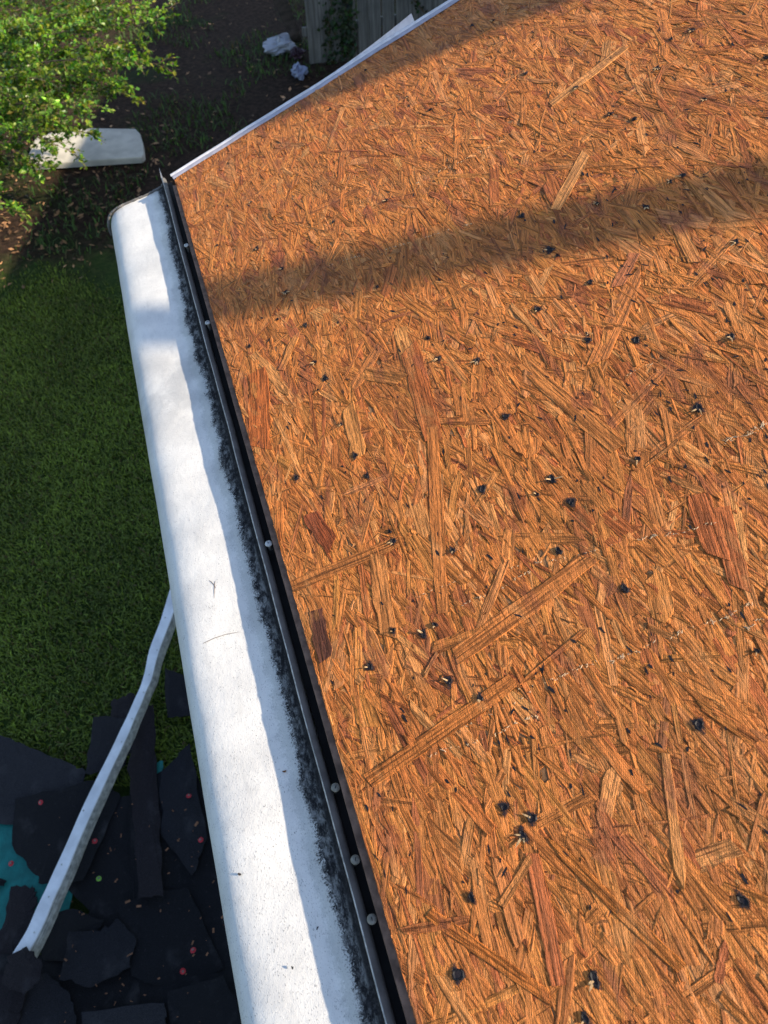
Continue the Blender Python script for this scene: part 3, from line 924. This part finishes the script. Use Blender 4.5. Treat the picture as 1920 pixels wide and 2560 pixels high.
# brown leaf litter on the soil, pale and dense to stand in for sunlight
n = 5200
x_ = rng.uniform(-3.2, 2.4, n); y_ = rng.uniform(4.1, 10.5, n)
kp = rng.random(n) < np.clip(.10 + .9 * np.exp(-((x_ + 1.2) ** 2 + (y_ - 5.6) ** 2) / 1.2), 0, 1)
x_, y_ = x_[kp], y_[kp]; n = len(x_)
a_ = rng.uniform(0, 6.28, n); l_ = rng.uniform(.012, .04, n); w_ = l_ * rng.uniform(.25, .6, n)
V_ = np.zeros((n, 4, 3))
for k_, (u_, v_, zz) in enumerate(((-1, 0, 0), (0, -1, .006), (1, 0, .012), (0, 1, .004))):
    V_[:, k_, 0] = x_ + (u_ * l_ * np.cos(a_) - v_ * w_ * np.sin(a_)); V_[:, k_, 1] = y_ + (u_ * l_ * np.sin(a_) + v_ * w_ * np.cos(a_))
    V_[:, k_, 2] = GZ + .006 + zz + rng.uniform(0, .012, n)
cl = np.array([.30, .16, .08])[None] * np.exp(rng.normal(0, .45, (n, 1)))
o = mesh_obj('leaf_litter', V_.reshape(-1, 3), np.arange(n * 4).reshape(n, 4), M_GRASS, None, False, np.repeat(cl, 4, 0))
tag(o, 'brown dead leaves scattered on the soil under the shrub', 'leaf litter', None, 'stuff')

# ------------------------------------------------------------------ shrub at the upper left
shrub = tag(empty('shrub', (-2.3, 6.6, GZ)), 'sunlit bright green leafy shrub at the upper left of the yard', 'shrub')
SB = Vector((-2.3, 6.6, GZ))
TIPS = [(425, 20), (395, 55), (350, 110), (415, 160), (335, 150), (330, 240), (285, 215), (225, 265), (225, 335), (170, 375), (110, 420), (20, 520), (300, 60), (250, 130), (180, 180), (120, 260), (60, 330),
        (20, 420), (150, 60), (80, 130), (20, 220), (280, -40), (380, -30), (180, -60), (60, 20), (-40, 100), (-60, 300), (-80, 480), (-120, 200), (120, -120), (260, -140), (200, 60), (130, 330), (60, 230), (240, 20), (330, 20), (160, 300), (290, 140), (90, 60), (200, 240), (20, 60), (110, 200)]
ALLV = []; ALLC = []
for ti, (tx_, ty_) in enumerate(TIPS):
    zt = -1.15 - .8 * random.random() - (.25 if ty_ > 380 else 0)
    tip = Vector(at_z(tx_, ty_, zt))
    base = SB + Vector((random.uniform(-.1, .1), random.uniform(-.1, .1), random.uniform(.1, .5)))
    mid = (base + tip) / 2 + Vector((0, 0, .35 + .2 * random.random()))
    P = lambda t: base * (1 - t) ** 2 + mid * 2 * t * (1 - t) + tip * t * t
    pts = [P(t) for t in np.linspace(0, 1, 9)]
    br = MB().tube(pts, [.016 - .0145 * i / 8 for i in range(9)], 6).v
    mbb = MB().tube(pts, [.016 - .0145 * i / 8 for i in range(9)], 6)
    LV = []; LC = []
    for tw_ in range(46):
        t = random.uniform(.42, 1.0) if tw_ else 1.0
        o_ = P(t); tan = (P(min(1, t + .03)) - P(t - .03)).normalized()
        side = tan.cross(Vector((0, 0, 1))).normalized() * random.choice((-1, 1))
        d = (tan * random.uniform(.3, 1.0) + side * random.uniform(.1, .9) + Vector((0, 0, random.gauss(.05, .35)))).normalized()
        L_ = random.uniform(.08, .24) * (1.15 - .4 * t)
        mbb.tube([o_, o_ + d * L_ * .5, o_ + d * L_ + Vector((0, 0, -.02))], [.003, .002, .001], 4, False)
        sh = math.exp(random.gauss(-.12, .36))
        for lf in range(random.randint(10, 17)):
            q = random.uniform(.1, 1.05); lp = o_ + d * L_ * q + Vector((random.gauss(0, .008), random.gauss(0, .008), random.gauss(0, .008) - .02 * q * q))
            ld = (d * .6 + Vector((random.gauss(0, .7), random.gauss(0, .7), random.gauss(0, .45)))).normalized()
            nrm_ = (Vector((random.gauss(0, .6), random.gauss(0, .6), 1)) + Vector(S) * .3).normalized()
            sd = ld.cross(nrm_).normalized(); ll = random.uniform(.028, .054); lw = ll * random.uniform(.24, .36)
            up = sd.cross(ld)
            LV += [lp, lp + ld * ll * .5 + sd * lw + up * lw * .35, lp + ld * ll, lp + ld * ll * .5 - sd * lw + up * lw * .35]
            cbase = random.choice(((.11, .205, .022), (.15, .25, .026), (.065, .14, .02), (.21, .30, .035)))
            c_ = [c * sh * math.exp(random.gauss(0, .18)) for c in cbase]
            LC += [c_] * 4
    bo = mbb.build('branch', M_TWIG, shrub); bo.data.transform(Matrix.Translation(-SB))
    ALLV += [tuple(v - SB) for v in LV]; ALLC += LC
ALLV = np.array(ALLV).reshape(-1, 4, 3); ALLC = np.array(ALLC).reshape(-1, 4, 3)
lsz = np.linalg.norm(ALLV[:, 2] - ALLV[:, 0], axis=1)
cam_l = (ALLV[:, 0] + np.array(SB) - CAMP) @ RC
lpx = 960 + 1849 * cam_l[:, 0] / cam_l[:, 2]; lpy = 1280 + 1849 * cam_l[:, 1] / cam_l[:, 2]
lsc = lsz / cam_l[:, 2] * ((lpx > 0) & (lpy > 0) & (lpx < 460)) * (1 + .3 * (ALLV[:, 0, 2] > np.median(ALLV[:, 0, 2])))
lor = np.argsort(-lsc)
for i in lor[:300]:
    mesh_obj('leaf', ALLV[i], [(0, 1, 2), (0, 2, 3)], M_LEAF, shrub, False, ALLC[i])
lr = lor[300:]
q = np.arange(len(lr))[:, None] * 4
o = mesh_obj('foliage', ALLV[lr].reshape(-1, 3), np.concatenate([q + np.array([[0, 1, 2]]), q + np.array([[0, 2, 3]])]), M_LEAF, shrub, False, ALLC[lr].reshape(-1, 3))
o['kind'] = 'stuff'
mbb = MB()
for k_ in range(4):
    a_ = k_ * 1.6
    mbb.tube([(.05 * math.cos(a_), .05 * math.sin(a_), -.02), (.1 * math.cos(a_), .1 * math.sin(a_), .3), (.2 * math.cos(a_), .2 * math.sin(a_), .7)], [.035, .028, .018], 8)
mbb.build('trunk', M_TWIG, shrub, True)

# ------------------------------------------------------------------ off-white board with rounded corners
sl = [at_z(px_, py_, GZ + .065) for px_, py_ in ((60, 415), (354, 396), (361, 388), (358, 360), (351, 336), (340, 325), (230, 323), (150, 328), (90, 345))]
top_ = [Vector(p) for p in sl]
c0 = sum(top_, Vector()) / len(top_)
vs = [p - c0 for p in top_]; n = len(vs)
inner = [v * .985 + Vector((0, 0, .012)) for v in vs]
bot = [v + Vector((0, 0, -.045)) for v in vs]
fs = [tuple(range(2 * n, 3 * n))[::-1]] + [(i, (i + 1) % n, n + (i + 1) % n, n + i) for i in range(n)] + [tuple(range(n, 2 * n))] + [(i, 2 * n + i, 2 * n + (i + 1) % n, (i + 1) % n) for i in range(n)]
o = mesh_obj('flat_board', vs + inner + bot, fs, M_SLAB); o.location = c0
tag(o, 'off-white flat board with rounded corners lying on the soil beside the shrub', 'board')

# ------------------------------------------------------------------ fence, vines, leaning plank, bags
FY = 7.75
fence = tag(empty('picket_fence', (2.6, FY, GZ)), 'weathered pale board fence overgrown with vines beyond the rake', 'fence')
fx = at_y(775, 150, FY)[0]
i = 0; x_ = fx
while x_ < fx + 2.6:
    w_ = random.uniform(.13, .15); hgt = 1.9 + random.uniform(-.03, .03)
    mb = MB()
    X = x_ - 2.6
    mb.add([(X, -.01, .02), (X + w_, -.01, .02), (X + w_, .012, .02), (X, .012, .02), (X, -.01, hgt - .03), (X + w_, -.01, hgt - .03), (X + w_, .012, hgt - .03), (X, .012, hgt - .03), (X + .03, -.01, hgt), (X + w_ - .03, -.01, hgt), (X + w_ - .03, .012, hgt), (X + .03, .012, hgt)],
           [(0, 1, 5, 4), (2, 3, 7, 6), (1, 2, 6, 5), (3, 0, 4, 7), (4, 5, 9, 8), (6, 7, 11, 10), (5, 6, 10, 9), (7, 4, 8, 11), (8, 9, 10, 11), (3, 2, 1, 0)])
    po = mb.build('board', M_PICKET, fence)
    po.rotation_euler = (random.gauss(0, .006), random.gauss(0, .004), 0); po.location.y = random.gauss(0, .006)
    x_ += w_ + random.choice((.004, .006, .03)); i += 1
for zz in (.35, 1.55):
    MB().box((fx + 1.3 - 2.6, .045, zz), (2.7, .04, .09)).build('rail', M_PICKET, fence)
for k_, xx in enumerate((fx + .1, fx + 2.4)):
    MB().box((xx - 2.6, .11, .95), (.09, .09, 1.9)).build('post', M_PICKET, fence)


def vine(pxs, lab, nleaf):
    base = Vector(at_y(*pxs[0], FY - .04)); root = empty('climbing_vine', base)
    pts = [Vector(at_y(*p, FY - .04)) for p in pxs]
    MB().tube([p - base for p in pts], [.008] * len(pts), 5).build('stem', M_TWIG, root)
    LV = []; LC = []
    for _ in range(nleaf):
        j = random.randrange(len(pts) - 1); t = random.random()
        p = pts[j].lerp(pts[j + 1], t) - base + Vector((random.gauss(0, .05), -abs(random.gauss(0, .03)), random.gauss(0, .05)))
        d = Vector((random.gauss(0, 1), -.3, random.gauss(-.4, .8))).normalized(); nn = Vector((random.gauss(0, .5), -1, random.gauss(.3, .5))).normalized()
        sd = d.cross(nn).normalized(); l_ = random.uniform(.03, .06)
        LV += [p, p + d * l_ * .4 + sd * l_ * .4, p + d * l_, p + d * l_ * .4 - sd * l_ * .4]
        c_ = [c * math.exp(random.gauss(0, .3)) for c in (.03, .05, .014)]; LC += [c_] * 4
    mesh_obj('foliage', np.array([tuple(v) for v in LV]), [(4 * i, 4 * i + 1, 4 * i + 2, 4 * i + 3) for i in range(len(LV) // 4)], M_VINE, root, False, np.array(LC))['kind'] = 'stuff'
    tag(root, lab, 'vine')


vine([(830, 190), (825, 120), (822, 60), (832, -20)], 'thin dark vine climbing the left boards of the fence', 170)
vine([(870, 140), (866, 90), (862, 40), (868, -30)], 'thick dark vine climbing the middle boards of the fence', 380)
vine([(1060, 30), (1040, 5), (1015, -20), (1000, -60)], 'bare reddish vine at the right end of the fence near the bent tab', 14)

A = Vector(at_z(752, 105, GZ + .02)); B = Vector(at_y(675, -60, FY - .25))
d = (B - A); sd = Vector((1, .15, 0)).normalized() * .10; dn = d.normalized().cross(sd.normalized()) * .025
o = MB().add([(-sd), sd * .2, sd * .2 + dn, -sd + dn, d - sd, d + sd, d + sd + dn, d - sd + dn], [(0, 1, 5, 4), (2, 3, 7, 6), (1, 2, 6, 5), (3, 0, 4, 7), (4, 5, 6, 7), (3, 2, 1, 0)]).build('leaning_plank', simple('grey_plank', (.22, .18, .16), .85, .3, 10))
o.location = A
tag(o, 'grey plank leaning against the left end of the fence', 'plank')


def bag(px_, py_, sz, stretch, lab, mat):
    p = Vector(at_z(px_, py_, GZ + sz * .5)); p.z = GZ
    vs = []; fs = []; nu, nv = 18, 12
    for j in range(nv + 1):
        ph = math.pi * j / nv
        for i in range(nu):
            th = 2 * math.pi * i / nu
            r_ = 1 + .22 * math.sin(3 * th + 2 * ph + sz * 40) + random.uniform(-.2, .2)
            vs.append((sz * stretch[0] * r_ * math.sin(ph) * math.cos(th), sz * stretch[1] * r_ * math.sin(ph) * math.sin(th), max(.0, sz * .55 * (1 - r_ * math.cos(ph) * .95))))
    for j in range(nv):
        for i in range(nu): fs.append((j * nu + i, j * nu + (i + 1) % nu, (j + 1) * nu + (i + 1) % nu, (j + 1) * nu + i))
    o_ = mesh_obj('plastic_bag', vs, fs, mat); o_.location = p
    tag(o_, lab, 'bag', 'bags by the fence')


bag(700, 115, .17, (1.05, .8), 'crumpled white plastic bag on the ground left of the fence', M_BAG)
bag(748, 180, .12, (.7, 1.0), 'bluish white plastic bag nearest the roof edge by the fence', simple('bluish_bag', (.24, .27, .38), .4, .1, 10))  # bag colour lowered for the shade by the fence
bag(742, 135, .11, (.8, .8), 'dark red and black rubbish bag between the two pale bags', simple('dark_bag', (.05, .02, .03), .4, .5, 9))

# ------------------------------------------------------------------ torn-off shingles on a teal tarp
def sheet(name, poly, z0, mat, thick=.005, wob=.012, col=(.02, .02, .022), sub=6, zs=None):
    """irregular flat piece from photo outline, lying at height z0 above the ground, with ragged edges and a slight curl"""
    pts = [Vector(at_z(px_, py_, GZ + z0)) for px_, py_ in poly]
    out = []
    for i, p in enumerate(pts):
        q = pts[(i + 1) % len(pts)]
        for k_ in range(sub):
            t = k_ / sub
            r_ = p.lerp(q, t)
            if k_: r_ += Vector((random.gauss(0, .0045), random.gauss(0, .0045), 0))
            out.append(r_)
    c_ = sum(out, Vector()) / len(out); c_.z = GZ + z0
    a1, a2, ph = random.uniform(-.02, .02), random.uniform(-.02, .02), random.random() * 6
    loc = [p - c_ for p in out]
    def zf(v): return wob * (math.sin(v.x * 6 + ph) * .5 + math.sin(v.y * 7 + ph * 2) * .5) + a1 * v.x + a2 * v.y
    n_ = len(loc)
    R1 = [Vector((v.x, v.y, zf(v) + thick)) for v in loc]
    R2 = [Vector((v.x * .55, v.y * .55, zf(v * .55) + thick + wob * .3)) for v in loc]
    Bt = [Vector((v.x, v.y, zf(v))) for v in loc]
    vs = R1 + R2 + [Vector((0, 0, zf(Vector()) + thick + wob * .3))] + Bt
    fs = [(i, (i + 1) % n_, n_ + (i + 1) % n_, n_ + i) for i in range(n_)] + [(n_ + i, n_ + (i + 1) % n_, 2 * n_) for i in range(n_)]
    b0 = 2 * n_ + 1
    fs += [(i, b0 + i, b0 + (i + 1) % n_, (i + 1) % n_) for i in range(n_)] + [tuple(b0 + i for i in range(n_))[::-1]]
    cs = np.tile(np.array(col), (len(vs), 1))
    o_ = mesh_obj(name, vs, fs, mat, None, False, cs); o_.location = c_
    return o_


o = sheet('tarp', [(-200, 2020), (60, 2005), (130, 2130), (185, 2200), (170, 2280), (90, 2400), (-200, 2450)], .045, M_TARP, .003, .015)
tag(o, 'teal tarp showing between the torn shingles at the left edge', 'tarp')
o = sheet('tarp_scrap', [(388, 1908), (408, 1903), (404, 1950), (390, 1955)], .075, M_TARP, .003, .006)
tag(o, 'tiny teal tarp scrap between two shingles close to the gutter', 'tarp')
DK = (.011, .0105, .013); MD = (.020, .019, .023); LT = (.036, .034, .038); BR = (.026, .020, .022)
SHG = [  # outline, height, colour, label
    ([(95, 2040), (330, 1990), (420, 2300), (420, 2480), (120, 2480), (225, 2280), (110, 2170)], .055, DK, 'large black backing piece in the middle under the white strip'),
    ([(330, 1980), (480, 1900), (760, 2700), (380, 2720), (330, 2300)], .058, DK, 'large black piece running under the gutter at the bottom'),
    ([(0, 1838), (75, 1870), (165, 1905), (215, 1930), (205, 2010), (165, 2040), (60, 2020), (-60, 2030), (-80, 1840)], .060, LT, 'grey granule shingle with slit tabs at the left edge of the lawn'),
    ([(-60, 2000), (70, 2010), (60, 2060), (-60, 2062)], .070, LT, 'pale worn shingle scrap above the teal opening'),
    ([(40, 2000), (250, 1950), (300, 1990), (210, 2200), (105, 2212), (80, 2180), (30, 2110)], .078, DK, 'broad black shingle left of the white strip'),
    ([(275, 1750), (325, 1728), (345, 1745), (325, 1810), (275, 1795)], .070, BR, 'brown-black shingle tab sticking out on the lawn beside the strip'),
    ([(235, 1795), (330, 1800), (345, 1860), (300, 1930), (215, 1935)], .082, MD, 'dark shingle lying under the upper bend of the strip'),
    ([(345, 1775), (385, 1765), (392, 1900), (400, 2080), (412, 2245), (350, 2250), (335, 2060), (318, 1925)], .098, BR, 'long narrow vertical shingle right of the strip'),
    ([(412, 1670), (460, 1690), (480, 1790), (420, 1795)], .060, MD, 'small dark shingle beside the gutter above the pile'),
    ([(405, 1930), (475, 1860), (520, 2100), (480, 2190), (405, 2090)], .085, MD, 'dark shingle against the gutter with a pale torn edge'),
    ([(300, 2250), (470, 2220), (560, 2420), (420, 2470), (330, 2440)], .080, DK, 'black shingle piece below the lime green cap'),
    ([(175, 2330), (250, 2330), (300, 2300), (345, 2350), (330, 2420), (230, 2470), (150, 2450)], .090, MD, 'torn shingle with a black gap low in the pile'),
    ([(-40, 2435), (55, 2442), (60, 2500), (40, 2560), (-60, 2640), (-120, 2560)], .125, BR, 'brown shingle at the bottom left corner'),
    ([(60, 2470), (110, 2430), (170, 2480), (190, 2540), (180, 2640), (20, 2640), (40, 2540)], .115, MD, 'rounded dark shingle beside the bottom left corner piece'),
    ([(205, 2530), (415, 2510), (420, 2560), (430, 2680), (200, 2680)], .095, LT, 'straight-edged grey shingle at the bottom of the picture'),
    ([(-40, 2380), (140, 2395), (440, 2380), (470, 2560), (300, 2700), (-60, 2640)], .062, DK, 'broad black backing piece across the bottom of the pile'),
    ([(420, 2480), (560, 2440), (640, 2640), (440, 2680)], .100, DK, 'black shingle at the bottom beside the gutter'),
    ([(25, 2215), (80, 2212), (90, 2240), (85, 2300), (60, 2330), (10, 2420), (-60, 2420), (-60, 2360), (0, 2320)], .072, BR, 'tapering brown shingle over the teal tarp'),
    ([(-60, 2195), (12, 2200), (10, 2216), (-60, 2222)], .065, DK, 'black sliver across the teal tarp at the left edge'),
    ([(90, 2290), (180, 2270), (260, 2300), (200, 2400), (110, 2400)], .088, DK, 'black shingle behind the foot of the strip'),
]
for (poly, z0, c_, lab) in SHG:
    o = sheet('torn_shingle', poly, z0, M_SHINGLE, .005, .022, c_)
    tag(o, lab, 'shingle', 'torn-off roof shingles in the pile')
o = sheet('torn_shingle', [(18, 2392), (66, 2366), (108, 2412), (100, 2452), (62, 2488), (8, 2462)], .20, M_SHINGLE, .006, .02, BR)
tag(o, 'shingle flap lying over the lower end of the white strip', 'shingle', 'torn-off roof shingles in the pile')
# grit and wood crumbs
mb = MB()
for _ in range(95):
    p = at_z(random.uniform(120, 560), random.uniform(1980, 2560), GZ + .115)
    l_ = min(.04, math.exp(random.gauss(math.log(.008), .6))); w_ = l_ * random.uniform(.15, .5); a_ = random.random() * 3.1
    mb.box((p[0], p[1], p[2]), (l_, w_, .003), None)
    R_ = Matrix.Translation(p) @ Matrix.Rotation(a_, 4, 'Z') @ Matrix.Translation(-Vector(p))
    mb.v[-8:] = [tuple(R_ @ Vector(v)) for v in mb.v[-8:]]
o = mb.build('wood_crumbs', simple('wood_crumb', (.22, .10, .05), .8, .5, 40))
tag(o, 'orange wood crumbs scattered over the black shingles', 'wood crumbs', None, 'stuff')
CAPS = [((102, 2006), 'red nail cap on the left black shingle nearest the lawn'), ((237, 2103), 'red nail cap just right of the middle of the white strip'), ((472, 1990), 'red nail cap beside the gutter, highest in the pile'),
        ((28, 2159), 'red nail cap lying on the teal tarp'), ((502, 2100), 'half hidden red nail cap at the gutter edge'), ((483, 2376), 'bent red nail cap low beside the gutter'),
        ((457, 2428), 'lowest red nail cap in the pile')]
for (p, lab) in CAPS + [((247, 2197), 'lime green nail cap right of the white strip')]:
    q = at_z(p[0], p[1], GZ + (.075 if p[0] == 28 else .118))
    r_ = .0115
    Mt = Matrix.Rotation(random.uniform(-.35, .35), 4, 'X') @ Matrix.Rotation(random.uniform(-.35, .35), 4, 'Y')
    gr = 'lime' in lab
    root = empty('nail_cap', q)
    MB().lathe([(r_, 0), (r_, .002), (r_ * .55, .003), (r_ * .5, .005), (.002, .0055)], (0, 0, 0), 12, Mt).build('disc', M_GREEN if gr else M_RED, root)
    MB().lathe([(.0045, .0055), (.0045, .007), (.001, .0075)], (0, 0, 0), 8, Mt).build('nail_head', M_SCREW_DULL, root)
    tag(root, lab, 'nail cap', None if gr else 'red nail caps in the pile')

# ------------------------------------------------------------------ long bent white strip
PTS = [(446, 1455), (419, 1545), (387, 1631), (373, 1691), (357, 1733), (330, 1795), (301, 1859), (223, 2022), (160, 2167), (122, 2250), (85, 2333), (40, 2410)]
WID = [.062, .060, .055, .048, .042, .046, .050, .054, .058, .060, .062, .064]
cp = [Vector(at_z(px_, py_, GZ + .17)) for i, (px_, py_) in enumerate(PTS)]
strip = tag(empty('bent_strip', cp[6]), 'long bent white metal trim strip lying across the torn shingles', 'trim strip')
prof_top = [(-.5, .006), (-.46, .010), (.42, .010), (.47, .006)]
prof_side = [(.47, .006), (.475, -.008), (.51, -.008), (.52, .001), (.56, .000), (.57, -.012), (.60, -.013), (.61, -.005), (.65, -.008), (.67, -.022), (.66, -.034)]


def strip_part(prof, name, mat):
    v = []; n_ = len(prof)
    cps = []
    for i in range(len(cp) - 1):
        for k_ in range(5): cps.append((i + k_ / 5))
    cps.append(len(cp) - 1)
    for t in cps:
        i = min(int(t), len(cp) - 2); q = t - i
        p0, p1, p2, p3 = cp[max(i - 1, 0)], cp[i], cp[i + 1], cp[min(i + 2, len(cp) - 1)]
        p = .5 * ((2 * p1) + (p2 - p0) * q + (2 * p0 - 5 * p1 + 4 * p2 - p3) * q * q + (3 * p1 - p0 - 3 * p2 + p3) * q ** 3)
        tn = (p2 - p1).normalized(); sd_ = tn.cross(Vector((0, 0, 1))).normalized() * -1
        w_ = WID[i] * (1 - q) + WID[min(i + 1, len(WID) - 1)] * q
        for (a_, z_) in prof:
            v.append(p + sd_ * a_ * w_ * 1.0 + Vector((0, 0, z_ * 1.5 + .002 * math.sin(t * 5 + a_ * 3))) - cp[6])
    f = []
    for i in range(len(cps) - 1):
        for j in range(n_ - 1): f.append((i * n_ + j, i * n_ + j + 1, (i + 1) * n_ + j + 1, (i + 1) * n_ + j))
    return mesh_obj(name, v, f, mat, strip, False)


strip_part(prof_top, 'flat_face', M_STRIP)
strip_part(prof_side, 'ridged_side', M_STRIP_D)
for i in range(1, len(cp) - 1):
    p = cp[i] - cp[6]
    MB().lathe([(.004, 0), (.004, .001), (.001, .0015)], (p.x + random.gauss(0, .01), p.y + random.gauss(0, .008), p.z + .018), 7).build('nail_mark', M_STRIP_D, strip)
